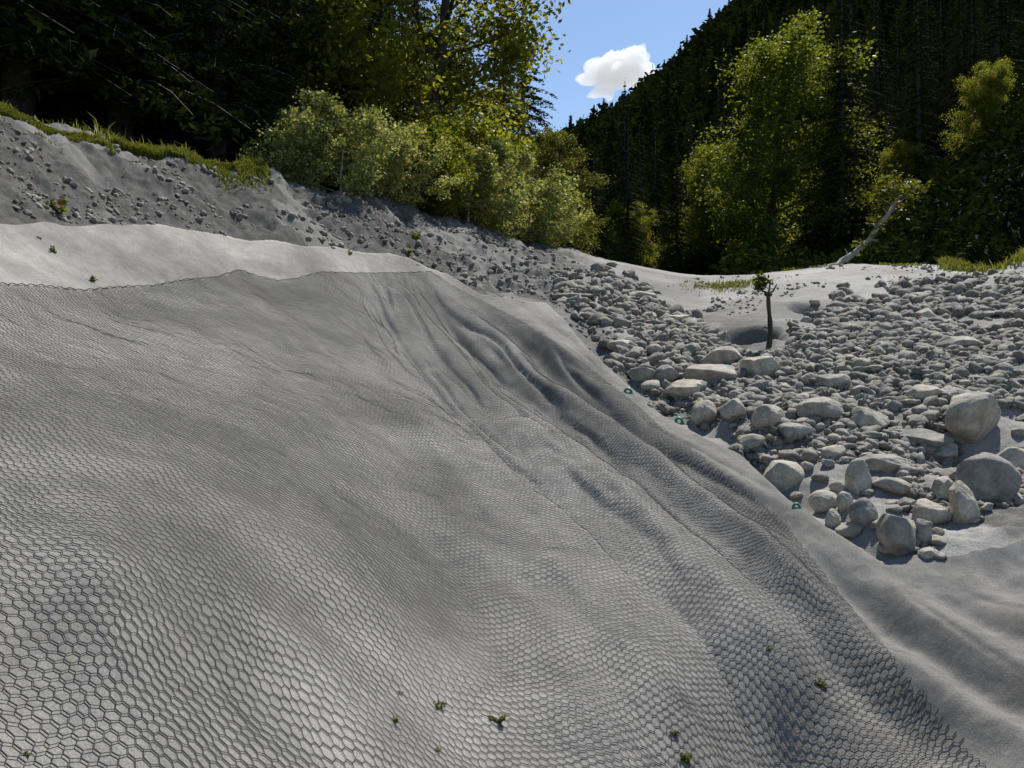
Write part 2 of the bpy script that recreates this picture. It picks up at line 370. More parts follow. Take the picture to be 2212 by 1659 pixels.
# ---------------- stones ----------------
def ico(sub):
    t=(1+5**.5)/2
    v=np.array([(-1,t,0),(1,t,0),(-1,-t,0),(1,-t,0),(0,-1,t),(0,1,t),(0,-1,-t),(0,1,-t),(t,0,-1),(t,0,1),(-t,0,-1),(-t,0,1)],float)
    f=[(0,11,5),(0,5,1),(0,1,7),(0,7,10),(0,10,11),(1,5,9),(5,11,4),(11,10,2),(10,7,6),(7,1,8),(3,9,4),(3,4,2),(3,2,6),(3,6,8),(3,8,9),(4,9,5),(2,4,11),(6,2,10),(8,6,7),(9,8,1)]
    v=[p/np.linalg.norm(p) for p in v]
    for _ in range(sub):
        c={};nf=[]
        def mid(a,b):
            k=(min(a,b),max(a,b))
            if k not in c: m=v[a]+v[b];v.append(m/np.linalg.norm(m));c[k]=len(v)-1
            return c[k]
        for a,b,d in f:
            x,y,z=mid(a,b),mid(b,d),mid(d,a);nf+=[(a,x,z),(b,y,x),(d,z,y),(x,y,z)]
        f=nf
    return np.array(v),np.array(f)
IC4=ico(4);IC3=ico(3);IC1=ico(1)
def rock_shape(seed,base=IC3,facets=9,sharp=.5):
    r=np.random.default_rng(seed);v=base[0].copy()
    nrm=r.normal(size=(facets,3));nrm/=np.linalg.norm(nrm,axis=1)[:,None];off=r.uniform(.55,.9,facets)
    rad=np.ones(len(v))
    for n_,o_ in zip(nrm,off):
        dt=v@n_;lim=o_/np.maximum(dt,1e-3);k=dt>0
        rad=np.where(k&(lim<rad),lim+(rad-lim)*(1-sharp)*.45,rad)
    v=v*rad[:,None]
    s=seed*3.7
    v*= (1+.10*fbm(v[:,0]*1.3+s,v[:,1]*1.3+v[:,2]*1.1,3)+.035*fbm(v[:,0]*6+s,v[:,1]*6+v[:,2]*5,3))[:,None]
    return v
ROCKM=[]
for i in range(16):
    v=rock_shape(100+i,IC3,13 if i%2 else 9,.6 if i%3 else .95)
    ROCKM.append(mesh_np('cobble',v,IC3[1],M_stone,link=False))
# field outline and named boulders: (px,py,width px,height px,roundness,label)
BLD=[
(2110,920,172,118,.8,'largest boulder, wedge shaped with a pale flat top and deep shadow beneath'),
(2135,1035,125,115,.2,'big rounded boulder in shade at the right edge, below the largest boulder'),
(2192,1000,70,55,.6,'pale blocky boulder leaning on the big rounded shaded boulder'),
(2085,1090,52,100,.5,'tall upright slab standing against the big shaded boulder'),
(2012,1105,80,50,.3,'smooth oval boulder just left of the tall upright slab'),
(1948,1155,100,100,.9,'pale tapering boulder pointing down at the foot of the stones'),
(1996,1150,36,55,.4,'narrow stone tucked against the right side of the pale tapering boulder'),
(1865,1105,58,58,.3,'rounded boulder between the white cobble row and the pale tapering boulder'),
(1783,1080,62,44,.2,'whitish egg-shaped boulder beside the lower fabric edge'),
(1827,1084,34,42,.3,'small pale stone directly right of the whitish egg-shaped boulder'),
(1520,897,52,58,.2,'upright egg-shaped pale boulder at the fabric edge'),
(1585,888,54,44,.3,'pale round boulder second from the left in the bright row'),
(1664,905,68,52,.3,'bright rounded boulder third from the left in the bright row'),
(1775,885,95,55,.5,'broad low boulder between the bright row and the round grey one'),
(1880,905,85,58,.4,'round grey boulder right of the broad low one'),
(1535,812,110,52,.4,'long smooth boulder lying above the bright row of stones'),
(1343,745,62,22,.2,'flat very pale stone lying on the fabric edge at the far left'),
(1390,808,56,32,.4,'pale flat-bottomed stone just below the flat very pale stone'),
(1690,1030,88,66,.6,'dusty sloping boulder against the middle of the fabric edge'),
(1855,1030,50,80,.4,'leaning boulder with its left side lit, mid-field above the lower stones'),
(2000,947,110,40,.7,'long flat wedge stone left of the largest boulder'),
(1910,1002,110,40,.6,'long pale slab lying half buried below the long flat wedge'),
(2040,1055,48,56,.4,'pale stone standing above the smooth oval boulder'),
(1800,1122,32,44,.2,'small pale stone hanging below the egg-shaped boulder'),
(2010,1196,48,26,.4,'lowest small stone resting on the bare silt'),
(1926,1186,52,20,.4,'flat stone below left of the pale tapering boulder'),
(1998,678,50,26,.5,'pale stone in the upper right of the stone bed'),
(2070,742,95,34,.6,'long low boulder high on the right bank'),
(1562,768,90,44,.4,'broad boulder at the lip of the hollow by the stake'),
(1645,792,84,44,.5,'broad rounded stone below the hollow by the stake'),
(1800,824,72,32,.5,'low stone in the middle of the stone bed'),
(2002,848,80,36,.4,'oval stone above the largest boulder'),
(2122,782,52,26,.5,'small blocky stone near the right edge, above the oval stone'),
(1480,842,92,44,.5,'wide stone left of the long smooth boulder'),
(1442,806,52,36,.5,'squat stone between the pale flat-bottomed stone and the long smooth boulder'),
(1240,640,92,16,.5,'long thin pale slab at the top left corner of the stone bed'),
(1382,640,72,22,.5,'dark-shadowed slab at the top of the stone bed'),
(1462,690,62,22,.5,'flat stone half way between the top slab and the hollow'),
(2150,640,60,26,.5,'grey stone on the upper right bank below the grass'),
(1720,935,70,34,.5,'flat stone just right of the third bright boulder'),
]
bnames=[]
bxy=[]
for i,(px,py,w,h,sh,lab) in enumerate(BLD):
    p=hit(px,py+h*.38)
    s=p[1]/F
    v=rock_shape(500+i,IC4,8 if sh<.35 else 14,min(1,sh+.25))
    v/= (v.max(0)-v.min(0))[None]
    v-= (v.max(0)+v.min(0))/2
    W_=w*s*1.05;H_=h*s*1.15;Dp=(W_+H_)*.5 if h<w*1.2 else W_*.9
    v=v*np.array([W_,Dp,H_])
    if i==0: k=(v[:,2]/H_+.5);v[:,0]*=.45+.6*k;v[:,1]*=.4+.65*k;v[:,0]+=v[:,2]*.25;v[:,1]-=v[:,2]*.35
    if i==5:      # narrows downwards
        k=(v[:,2]/H_+.5);v[:,0]*=.3+.95*k;v[:,2]=np.minimum(v[:,2],H_*(.30-.25*v[:,0]/W_))
    o=mesh_np('boulder' if w>45 else 'stone',v,IC4[1],M_stone)
    o.location=(p[0],p[1]+Dp*.10,p[2]+H_*(.36 if i in (0,2,5,10,11,12) else .28))
    o.rotation_euler=(0,0,rng.uniform(-.25,.25))
    if i==3: o.rotation_euler[1]=-.28
    if i in (10,): o.rotation_euler[1]=.2
    tag(o,lab,'boulder' if w>45 else 'stone')
    bxy.append((px,py,w,h));bnames.append(lab)
FIELD=[(1200,612),(1330,592),(1420,640),(1520,705),(1590,760),(1690,770),(1720,690),(1760,655),(1950,628),(2300,598),(2320,1040),(2130,1112),(2010,1198),(1905,1196),(1800,1130),(1700,1060),(1600,962),(1530,930),(1440,888),(1350,795),(1260,705)]
def inside(x,y,poly=FIELD):
    c=False;j=len(poly)-1
    for i in range(len(poly)):
        xi,yi=poly[i];xj,yj=poly[j]
        if (yi>y)!=(yj>y) and x<(xj-xi)*(y-yi)/(yj-yi)+xi: c=not c
        j=i
    return c
shortn=['the largest boulder','the big shaded boulder','the blocky boulder at the right edge','the tall upright slab','the smooth oval boulder','the pale tapering boulder',None,'the rounded boulder by the lower row','the egg-shaped boulder',None,'the upright egg-shaped boulder','the second bright boulder','the third bright boulder','the broad low boulder','the round grey boulder','the long smooth boulder','the flat very pale stone','the pale flat-bottomed stone','the dusty sloping boulder','the leaning boulder','the flat wedge stone','the half-buried slab',None,None,None,None,'the pale upper right stone','the long low boulder on the bank','the boulder at the hollow lip','the rounded stone below the hollow','the low mid-bed stone','the oval stone','the blocky stone near the right edge','the wide stone','the squat stone','the long thin slab','the dark-shadowed top slab','the flat stone above the hollow','the grey stone on the right bank','the flat stone by the third bright boulder']
cand=[];occ=[(a,b,w,h) for a,b,w,h in bxy]
tries=0
r1=random.Random(11)
while len(cand)<255 and tries<20000:
    tries+=1
    px=r1.uniform(1195,2225);py=r1.uniform(592,1200)
    if not inside(px,py): continue
    if 1585<px<1700 and 660<py<765: continue
    big=sst(600,1100,np.array(py)).item()
    w=r1.choice([1,1,1.3,1.8,2.2])*(14+20*big)*r1.uniform(.7,1.2);h=w*r1.uniform(.38,.75)
    if any(((px-a)/(w+aw))**2*4+((py-b)/(h+ah))**2*4<.6 for a,b,aw,ah in occ): continue
    occ.append((px,py,w,h));cand.append((px,py,w,h))
DIR=['right of','upper right of','above','upper left of','left of','lower left of','below','lower right of']
ordn=['nearest','second','third','fourth','fifth','sixth','seventh','eighth','ninth','tenth','eleventh','twelfth','thirteenth','fourteenth']
buck={}
for c in cand:
    best=min((k for k in range(len(BLD)) if shortn[k]),key=lambda k:math.hypot(c[0]-BLD[k][0],(c[1]-BLD[k][1])*1.3))
    ang=math.atan2(-(c[1]-BLD[best][1]),c[0]-BLD[best][0]);q=int(round(ang/(math.pi/4)))%8
    buck.setdefault((best,q),[]).append((math.hypot(c[0]-BLD[best][0],c[1]-BLD[best][1]),c))
k=0
for (best,q),lst in sorted(buck.items()):
    lst.sort()
    for n_,(dist,(px,py,w,h)) in enumerate(lst):
        p=hit(px,py+h*.3)
        if p is None: continue
        s=p[1]/F;me=ROCKM[k%16];o=bpy.data.objects.new('cobble',me);COL.objects.link(o)
        sz='small' if w<22 else ('fist-sized' if w<36 else 'larger')
        o.scale=(w*s*.56,w*s*.5,h*s*.62);o.location=(p[0],p[1]+w*s*.1,p[2]+h*s*.22)
        o.rotation_euler=(rng.uniform(-.25,.25),rng.uniform(-.3,.3),rng.uniform(0,6.28))
        L=('%s grey cobble %s %s'%(sz,DIR[q],shortn[best])) if len(lst)==1 else ('%s grey cobble, %s one %s %s'%(sz,ordn[min(n_,13)],DIR[q],shortn[best]))
        tag(o,L,'cobble','loose cobbles of the stone bed');k+=1
print('cobbles',k)
# loose gravel, far too many to count
def scatter(name,n,sampler,smin,smax,lab,mat,base=IC1,flat=.6,zoff=.15,pw=3):
    P_=[];S_=[]
    r=np.random.default_rng(hash(name)%1000 if False else len(name)*7+n)
    pts=sampler(r,n)
    m=len(pts);sc=r.uniform(0,1,m)**pw*(smax-smin)+smin
    bv,bf=base;nv=len(bv)
    jit=(1+.5*(r.random((m,nv,1))-.5))*r.uniform([.7,.6,.6],[1.35,1.2,1.3],(m,1,3))
    th=r.uniform(0,6.28,m);c,s=np.cos(th),np.sin(th)
    v=bv[None]*jit*np.array([1,.75,flat])[None,None]
    x=v[...,0]*c[:,None]-v[...,1]*s[:,None];y=v[...,0]*s[:,None]+v[...,1]*c[:,None];z=v[...,2]
    tl=r.uniform(-.9,.9,m)[:,None];z,x=z*np.cos(tl)+x*np.sin(tl),x*np.cos(tl)-z*np.sin(tl)
    sc=sc*pts[:,3] if pts.shape[1]>3 else sc
    V=np.stack([x,y,z],-1)*sc[:,None,None]+pts[:,None,:3];V[...,2]+=(zoff*sc)[:,None]
    Fc=(bf[None]+(np.arange(m)*nv)[:,None,None]).reshape(-1,3)
    o=mesh_np(name,V.reshape(-1,3),Fc,mat,smooth=True);tag(o,lab,'gravel' if 'ravel' in name else 'clods',kind='stuff');return o
def samp_poly(test,bx):
    def f(r,n):
        out=[]
        us=(np.array(bx[:2])-CX)/F
        while sum(len(a) for a in out)<n:
            q=8000
            d=np.exp(r.uniform(math.log(bx[2]),math.log(bx[3]),q));u=r.uniform(us[0],us[1],q)
            x=u*d;z=H(x,d);px=CX+u*F;py=CY-F*z/d
            k=test(px,py,x,d);out.append(np.stack([x,d,z,np.clip(d/9,.5,1.7)],-1)[k])
        return np.concatenate(out)[:n]
    return f
def in_field(px,py,x,d):
    q=fbm(x*1.3,d*1.3,3);return np.array([inside(a,b) for a,b in zip(px+60*fbm(x*3,d*3,3),py+50*fbm(x*3+9,d*3,3))])&(q>-.22)
scatter('gravel',17000,samp_poly(in_field,(1190,2330,5,19)),.007,.115,'loose grey gravel packed between the boulders',M_gravel,pw=4.5)
scatter('fine_gravel',16000,samp_poly(in_field,(1190,2330,5,19)),.003,.02,'fine grit and pebbles between the cobbles',M_gravel,pw=1.5)
def on_fab(px,py,x,d): return (py>topy(px)+4)&(px>1150)&(py-topy(px)<130*(.3+np.random.default_rng(6).random(len(px))))&(fbm(x*3,d*3,3)>.0)
scatter('grit_gravel',2600,samp_poly(on_fab,(1150,2330,3.5,16)),.002,.016,'stray grit fallen on the fabric below the stone bed',M_gravel,pw=2.5)
def on_earth(px,py,x,d):
    cl=fbm(x*.55,d*.8,3)
    cr=np.interp(px,[c[0] for c in CREST],[c[1] for c in CREST])
    return (py<topy(px)-8+sst(500,900,px)*45*fbm(x*2,d*2,2))&(py>cr+14)&(px<1330)&((cl>-.02)|(py>topy(px)-80)&(cl>-.25))&(d<24)
scatter('earth_clods',12000,samp_poly(on_earth,(-300,1330,6,24)),.004,.055,'crumbled clods and small stones on the bare earth bank',M_gravel,pw=4.5)
def on_right(px,py,x,d): return (px>1480)&(py>575)&(py<680)&(d<20)&(fbm(x*1.2,d*1.2,3)>.1)
scatter('bank_gravel',900,samp_poly(on_right,(1480,2330,10,20)),.006,.035,'sparse fine gravel on the bare far bank',M_gravel)
# ---------------- foliage ----------------
def leaves(cent,size,r,elong=1.8,droop=0.,up=None):
    n=len(cent);a=r.normal(size=(n,3));a[:,2]=a[:,2]*.6-droop;a/=np.linalg.norm(a,axis=1)[:,None]
    b=np.cross(a,r.normal(size=(n,3)));b/=np.linalg.norm(b,axis=1)[:,None]
    s=(size*r.uniform(.6,1.3,n))[:,None]
    V=np.stack([cent-a*s*elong*.5,cent+b*s*.5,cent+a*s*elong*.5,cent-b*s*.5],1)
    return V.reshape(-1,3),np.arange(n*4).reshape(-1,4)
def limb_path(p0,dirv,L,r,n=6,bend=.25,grav=0.):
    p=[np.array(p0,float)];d=np.array(dirv,float);d/=np.linalg.norm(d)
    for i in range(n):
        d=d+r.normal(size=3)*bend*.4;d[2]-=grav;d/=np.linalg.norm(d);p.append(p[-1]+d*L/n)
    return np.array(p)
def broadleaf(name,seed,h,cr,nleaf,lsize,leafm,barkm,base=.25,droop=.0,nl=22,gap=1.0):
    r=np.random.default_rng(seed);wood=[];cl=[]
    tp_=limb_path((0,0,-.3),(r.uniform(-.1,.1),r.uniform(-.1,.1),1),h*.95,r,10,.12)
    wood.append(tube(tp_,np.linspace(h*.016,h*.003,11),7))
    for i in range(nl):
        t=base+(1-base)*(i+.5)/nl;k=t*10;j=min(int(k),9);p0=tp_[j]+(tp_[j+1]-tp_[j])*(k-j)
        ang=i*2.4+r.uniform(-.4,.4);L=cr*(1.15-.75*abs(t-.45)-.35*t)*r.uniform(.6,1.15)
        lp=limb_path(p0,(math.cos(ang),math.sin(ang),.55-.3*t),L,r,6,.35,droop*.25)
        wood.append(tube(lp,np.linspace(h*.005,h*.0012,7),4))
        for q in range(2,7):
            for m_ in range(3):
                sub=limb_path(lp[q],r.normal(size=3)+np.array([math.cos(ang),math.sin(ang),.1-droop]),L*.32,r,3,.5,droop*.3)
                if m_==0: wood.append(tube(sub,np.linspace(h*.0015,h*.0006,4),3))
                cl.append(sub[-1]);cl.append(sub[2])
    cl=np.array(cl);w=r.random(len(cl))**1.5+.05;w/=w.sum()
    idx=r.choice(len(cl),nleaf,p=w);sg=cr*.085*gap
    c=cl[idx]+r.normal(size=(nleaf,3))*np.array([1,1,.7])*sg*(.5+1.0*r.random(len(cl)))[idx][:,None]
    v,f=leaves(c,lsize,r,1.7,droop)
    wv,wf=merge(wood)
    return mesh_np('trunk',wv,wf,barkm,link=False),mesh_np('crown',v,f,leafm,smooth=False,link=False)
def conifer(seed,h,rad,nwh,nper,nleaf,ls,sparse=1.):
    r=np.random.default_rng(seed);wood=[tube(np.array([[0,0,-.4],[0,0,h*.3],[0,0,h*.7],[0,0,h]]),[h*.014,h*.011,h*.006,h*.0015],6)];C=[]
    Vs=[]
    for i in range(nwh):
        t=(i+.6)/nwh;z=h*(.06+.93*t);R0=rad*(1-t)**.8*r.uniform(.75,1.15)+.02*h*.2
        for j in range(nper):
            a=r.uniform(0,6.28);L=R0*r.uniform(.65,1.15)
            n=5;ts=np.linspace(0,1,n);lp=np.stack([np.cos(a)*L*ts,np.sin(a)*L*ts,z+.12*L*ts-.48*L*ts**1.7],-1)
            if nwh>14: wood.append(tube(lp,np.linspace(h*.0014,h*.0004,n),3))
            m=max(3,int(nleaf*L/rad));tt_=r.uniform(.12,1.05,m)
            base=np.stack([np.cos(a)*L*tt_,np.sin(a)*L*tt_,z+.12*L*tt_-.48*L*tt_**1.7],-1)
            side=np.array([-np.sin(a),np.cos(a),0]);wdt=L*.26*(1-.6*tt_)
            base=base+side[None]*(r.uniform(-1,1,m)*wdt)[:,None];base[:,2]-=r.uniform(0,1,m)*L*.07
            C.append(base)
    C.append(np.stack([r.normal(size=12)*.01*h*.3,r.normal(size=12)*.01*h*.3,h*r.uniform(.95,1.02,12)],-1))
    c=np.concatenate(C);v,f=leaves(c,ls,r,2.6,.25)
    wv,wf=merge(wood)
    return mesh_np('trunk',wv,wf,B_dark,link=False),mesh_np('crown',v,f,L_con,smooth=False,link=False)
def place(kind,meshes,loc,sc,rz,label,cat,group=None,tilt=0,leafonly=False):
    o=empty(kind,loc,rz);o.scale=(sc,sc,sc);o.rotation_euler[0]=tilt
    for nm,me in zip(('trunk','crown'),meshes):
        c=bpy.data.objects.new(nm,me);COL.objects.link(c);c.parent=o
    tag(o,label,cat,group);return o
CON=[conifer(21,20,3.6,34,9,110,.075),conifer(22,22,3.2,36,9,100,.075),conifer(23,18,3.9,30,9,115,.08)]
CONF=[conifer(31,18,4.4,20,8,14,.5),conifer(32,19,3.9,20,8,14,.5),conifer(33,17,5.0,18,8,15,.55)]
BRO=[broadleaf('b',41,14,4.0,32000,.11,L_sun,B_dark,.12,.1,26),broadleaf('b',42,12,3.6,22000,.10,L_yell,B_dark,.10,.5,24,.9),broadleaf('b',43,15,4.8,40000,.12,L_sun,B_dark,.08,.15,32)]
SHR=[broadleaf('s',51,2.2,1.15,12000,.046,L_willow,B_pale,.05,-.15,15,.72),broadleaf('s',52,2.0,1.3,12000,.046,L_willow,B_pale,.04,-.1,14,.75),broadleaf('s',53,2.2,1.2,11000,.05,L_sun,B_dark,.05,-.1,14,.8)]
def gz(x,y): return float(H(np.array([x]),np.array([y]))[0])
def at(px,d): x=(px-CX)/F*d; return (x,d,gz(x,d))
# --- dark wall of conifers behind the left bank
k=0
lf=[(-480,12),(-330,13.5),(-180,13),(-60,15),(40,14.5),(150,16.5),(260,16),(360,18),(470,17.5),(560,20),(-250,19),(-90,20),(80,20),(230,22),(380,24),(520,26),(660,21.5),(760,24),(820,27),(640,29),(780,31),(1090,38),(900,37),(450,32),(250,31),(60,28),(1130,50)]
for px,d in lf:
    d=d+(1.0 if px<540 else 5.0)
    m=CON[k%3];lo=at(px,d);sc=.85+.35*rng.random()
    place('conifer',m,lo,sc,rng.uniform(0,6.28),'dark spruce in the shaded stand behind the left bank' ,'tree','dark spruces behind the left bank');k+=1
# --- trees with light on them
B=[(905,22.5,BRO[0],1.0,'tall broadleaf tree with sunlit hanging foliage left of the dark gap','deciduous_tree'),
(985,33,BRO[1],.92,'drooping grey-green tree whose right edge stands against the sky','deciduous_tree'),
(1085,30,BRO[1],.62,'drooping tree just left of the one against the sky','deciduous_tree'),
(1212,26.5,BRO[1],.40,'slender yellow-green tree at the right end of the left bank','deciduous_tree'),
(640,22,BRO[1],.62,'half-lit tree at the top, left of the tall sunlit broadleaf','deciduous_tree'),
(1655,40,BRO[2],.92,'bright sunlit deciduous tree at the centre of the right hillside','deciduous_tree'),
(1790,50,BRO[0],.72,'grey-green tree right behind the bright sunlit one','deciduous_tree'),
(1530,52,BRO[2],.55,'sunlit tree at the lower left of the bright one on the right hillside','deciduous_tree'),
(1370,56,BRO[2],.48,'round yellow-green tree low in the valley gap','deciduous_tree'),
(2110,36,BRO[2],.30,'sunlit leafy tree high at the right edge of the photo','deciduous_tree'),
(1920,40,BRO[2],.27,'small sunlit tree between the leaning trunk and the right edge','deciduous_tree')]
for px,d,m,sc,lab,nm in B:
    place(nm,m,at(px,d),sc,rng.uniform(0,6.28),lab,'tree')
# --- right hillside conifers
spots=[];r2_=random.Random(5)
for t_ in range(6000):
    if len(spots)>=262: break
    px=r2_.uniform(1230,2650);d=math.exp(r2_.uniform(math.log(26),math.log(330)))
    if d<(38 if px>1800 else 46): continue
    x=(px-CX)/F*d
    if any(math.hypot(x-a,d-b)<(2.6+.012*d) for a,b in spots): continue
    if px>2300 and d>110: continue
    spots.append((x,d))
near=far=0
SKX=[1200,1250,1300,1400,1470,1590,1640];SKY_=[235,230,205,165,120,45,-300]
def cap(x,d,z,h): return max(.16,((CY-np.interp(CX+x/d*F,SKX,SKY_))/F*d-z)/h)
for x,d in spots:
    z=gz(x,d)
    if d<80:
        near+=1;m=CON[near%3];place('conifer',m,(x,d,z),min(.5+.35*r2_.random(),cap(x,d,z,20)*r2_.uniform(.6,.95)),r2_.uniform(0,6.28),'dark spruce on the shaded right hillside','tree','spruces on the right hillside')
    else:
        far+=1;place('conifer',CONF[far%3],(x,d,z),min(.5+.35*r2_.random(),cap(x,d,z,20)*r2_.uniform(.7,1)),r2_.uniform(0,6.28),'distant spruce high on the far ridge','tree','distant spruces on the ridge')
print('spots',near,far)
# the skyline row of the ridge
k=0
for px in np.arange(1225,1640,7.):
    best=None
    u=(px-CX)/F
    for d in np.linspace(150,420,40):
        v=gz(u*d,d)/d
        if best is None or v>best[0]: best=(v,d)
    d=best[1]-r2_.uniform(0,35);x=u*d
    place('conifer',CONF[k%3],(x,d,gz(x,d)),.28+.3*r2_.random()**2,r2_.uniform(0,6.28),'tiny spruce on the skyline below the cloud','tree','skyline spruces under the cloud');k+=1
# forest understorey as one mass so that no bare hill shows between trunks
def understorey():
    r=np.random.default_rng(77);n=330000
    d=np.exp(r.uniform(math.log(17),math.log(380),n));u=r.uniform(-.9,.95,n);x=u*d;px=CX+u*F
    cr=np.interp(px,[c[0] for c in CREST],[c[2] for c in CREST])
    k=(d>cr*1.08+.6)&~((px>1240)&(px<1560)&(d<34));x=x[k];d=d[k];z=H(x,d)
    hgt=r.random(len(x))**2*np.clip(d*.035,.35,5)*(.5+1.2*(fbm(x*.25,d*.25,2)+.5))
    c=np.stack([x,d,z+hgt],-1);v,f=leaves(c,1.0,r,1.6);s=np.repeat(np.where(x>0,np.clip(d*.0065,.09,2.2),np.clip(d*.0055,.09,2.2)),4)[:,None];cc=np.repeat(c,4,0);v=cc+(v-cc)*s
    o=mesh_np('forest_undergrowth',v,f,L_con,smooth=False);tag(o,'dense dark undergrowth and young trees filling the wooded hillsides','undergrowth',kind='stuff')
understorey()
# --- shrubs along the bank
S=[(672,345,0,1.12,'large pale green willow shrub, leftmost and tallest on the bank'),(735,385,1,1.2,'rounded pale willow shrub right beside the leftmost one'),
(790,330,0,.85,'willow shrub standing behind the two leftmost ones'),(850,425,1,1.0,'spreading green shrub at the middle of the bank'),(935,440,2,1.15,'darker green shrub in the middle of the shrub row'),
(1010,475,0,.95,'pale fresh-leaved shrub right of the darker green one'),(1085,480,1,1.2,'pale shrub third from the right end of the bank'),(1140,520,1,.85,'low shrub second from the right end of the bank'),(1185,535,0,.72,'last shrub at the right end of the left bank'),
(895,395,2,1.1,'upright green shrub behind the middle of the row')]
for px,py,m,sc,lab in S:
    cy=np.interp(px,[c[0] for c in CREST],[c[1] for c in CREST]);cd=np.interp(px,[c[0] for c in CREST],[c[2] for c in CREST])
    d=cd*(1.0 if py>cy-30 else 1.06);lo=at(px,d)
    place('willow_shrub' if m<2 else 'green_shrub',SHR[m],lo,sc*d/15*.78,rng.uniform(0,6.28),lab,'shrub')
# --- grass tufts along the crests (uncountable)
def grass(name,pts,h,lab,mat=L_grass,seed=1,w=.012):
    r=np.random.default_rng(seed);p=np.asarray(pts);n=len(p);hh=h*r.uniform(.4,1.2,n)*(p[:,3] if p.shape[1]>3 else 1)
    a=r.uniform(0,6.28,n);ln=r.uniform(.15,.7,n)
    dx=np.stack([np.cos(a),np.sin(a),np.zeros(n)],-1);s=np.stack([-np.sin(a),np.cos(a),np.zeros(n)],-1)*w*r.uniform(.7,1.5,n)[:,None]
    b=p[:,:3];m=b+dx*(hh*ln*.3)[:,None]+np.array([0,0,1])*(hh*.6)[:,None];t=b+dx*(hh*ln)[:,None]+np.array([0,0,1])*(hh*(1-.35*ln))[:,None]
    V=np.stack([b-s,b+s,m+s*.8,m-s*.8,t+s*.12,t-s*.12],1).reshape(-1,3);i6=np.arange(n)[:,None]*6
    me=mesh_np(name,V,np.concatenate([i6+np.array([[0,1,2,3]]),i6+np.array([[3,2,4,5]])]),mat,smooth=False);tag(me,lab,'grass',kind='stuff');return me
def crest_pts(px0,px1,n,spread,seed,back=.98,tuft=.3):
    r=np.random.default_rng(seed);px=r.uniform(px0,px1,n*3);cd=np.interp(px,[c[0] for c in CREST],[c[2] for c in CREST])
    d=cd*(back+spread*r.normal(size=n*3));x=(px-CX)/F*d;k=(fbm(x*1.1,d*1.1,3)>-tuft)&(r.random(n*3)<sst(px1,px1-160,px));x=x[k][:n];d=d[k][:n]
    return np.stack([x,d,H(x,d),np.clip(.6+1.2*fbm(x*.9,d*.9,2),.25,1.6)],-1)
grass('grass_fringe',crest_pts(-320,640,46000,.02,3,.982,.12),.17,'green grass growing along the crest of the left bank',seed=2,w=.007)
grass('bank_grass',crest_pts(2030,2400,9000,.04,4,1.03,.2),.3,'green grass along the crest of the right bank',seed=4,w=.012)
def patch(px,py,sx,sy,n,seed,h,lab,nm):
    r=np.random.default_rng(seed);c=hit(px,py);s=c[1]/F
    x=c[0]+r.normal(size=n)*sx*s*.5;d=c[1]+r.normal(size=n)*sy*s*3;return grass(nm,np.stack([x,d,H(x,d)],-1),h,lab,seed=seed,w=.006)
patch(1575,618,75,12,1500,8,.07,'thin yellow-green grass growing on the pale mound behind the stake','mound_grass')
grass('weeds',np.concatenate([crest_pts(1640,1840,300,.01,9,.97,.1),crest_pts(1900,2060,300,.015,10,.97,.1)]),.14,'scattered weeds on the crest of the far bank',seed=9)
# tall pale stems in front of the dark wood
grass('dry_stalks',crest_pts(-100,560,420,.03,12,1.03,.2),.34,'thin pale stalks standing above the grass before the dark wood',L_willow,seed=12,w=.004)
# --- leaning trunk
def leaning():
    a=np.array(at(1765,20.3));a[2]-=.1
    b=np.array([(1945-CX)/F*20.8,20.8,(CY-425)/F*20.8])
    o=empty('leaning_tree',tuple(a));r=np.random.default_rng(5)
    n=14;t=np.linspace(0,1,n)[:,None];p=(b-a)*t;p[:,2]-= .35*np.sin(t[:,0]*3.14);p+=r.normal(size=p.shape)*.02
    W_=[tube(p,np.linspace(.10,.045,n),8)]
    cl=[]
    for i in range(4,14):
        for q in range(3):
            lp=limb_path(p[i],r.normal(size=3)+np.array([.3,0,.6]),.25+.5*(i>10),r,4,.4);W_.append(tube(lp,np.linspace(.018,.005,5),4));cl+= [lp[-1],lp[3]] if i>=11 else ([lp[-1]] if q==0 and i%3==0 else [])
    v,f=merge(W_);mesh_np('trunk',v,f,B_pale,o)
    cl=np.array(cl);idx=r.integers(0,len(cl),900);c=cl[idx]+r.normal(size=(900,3))*.13;v,f=leaves(c,.08,r,1.6);mesh_np('crown',v,f,L_yell,o,smooth=False)
    tag(o,'pale thin trunk leaning right out of the far bank, leaves at its tip','tree')
leaning()
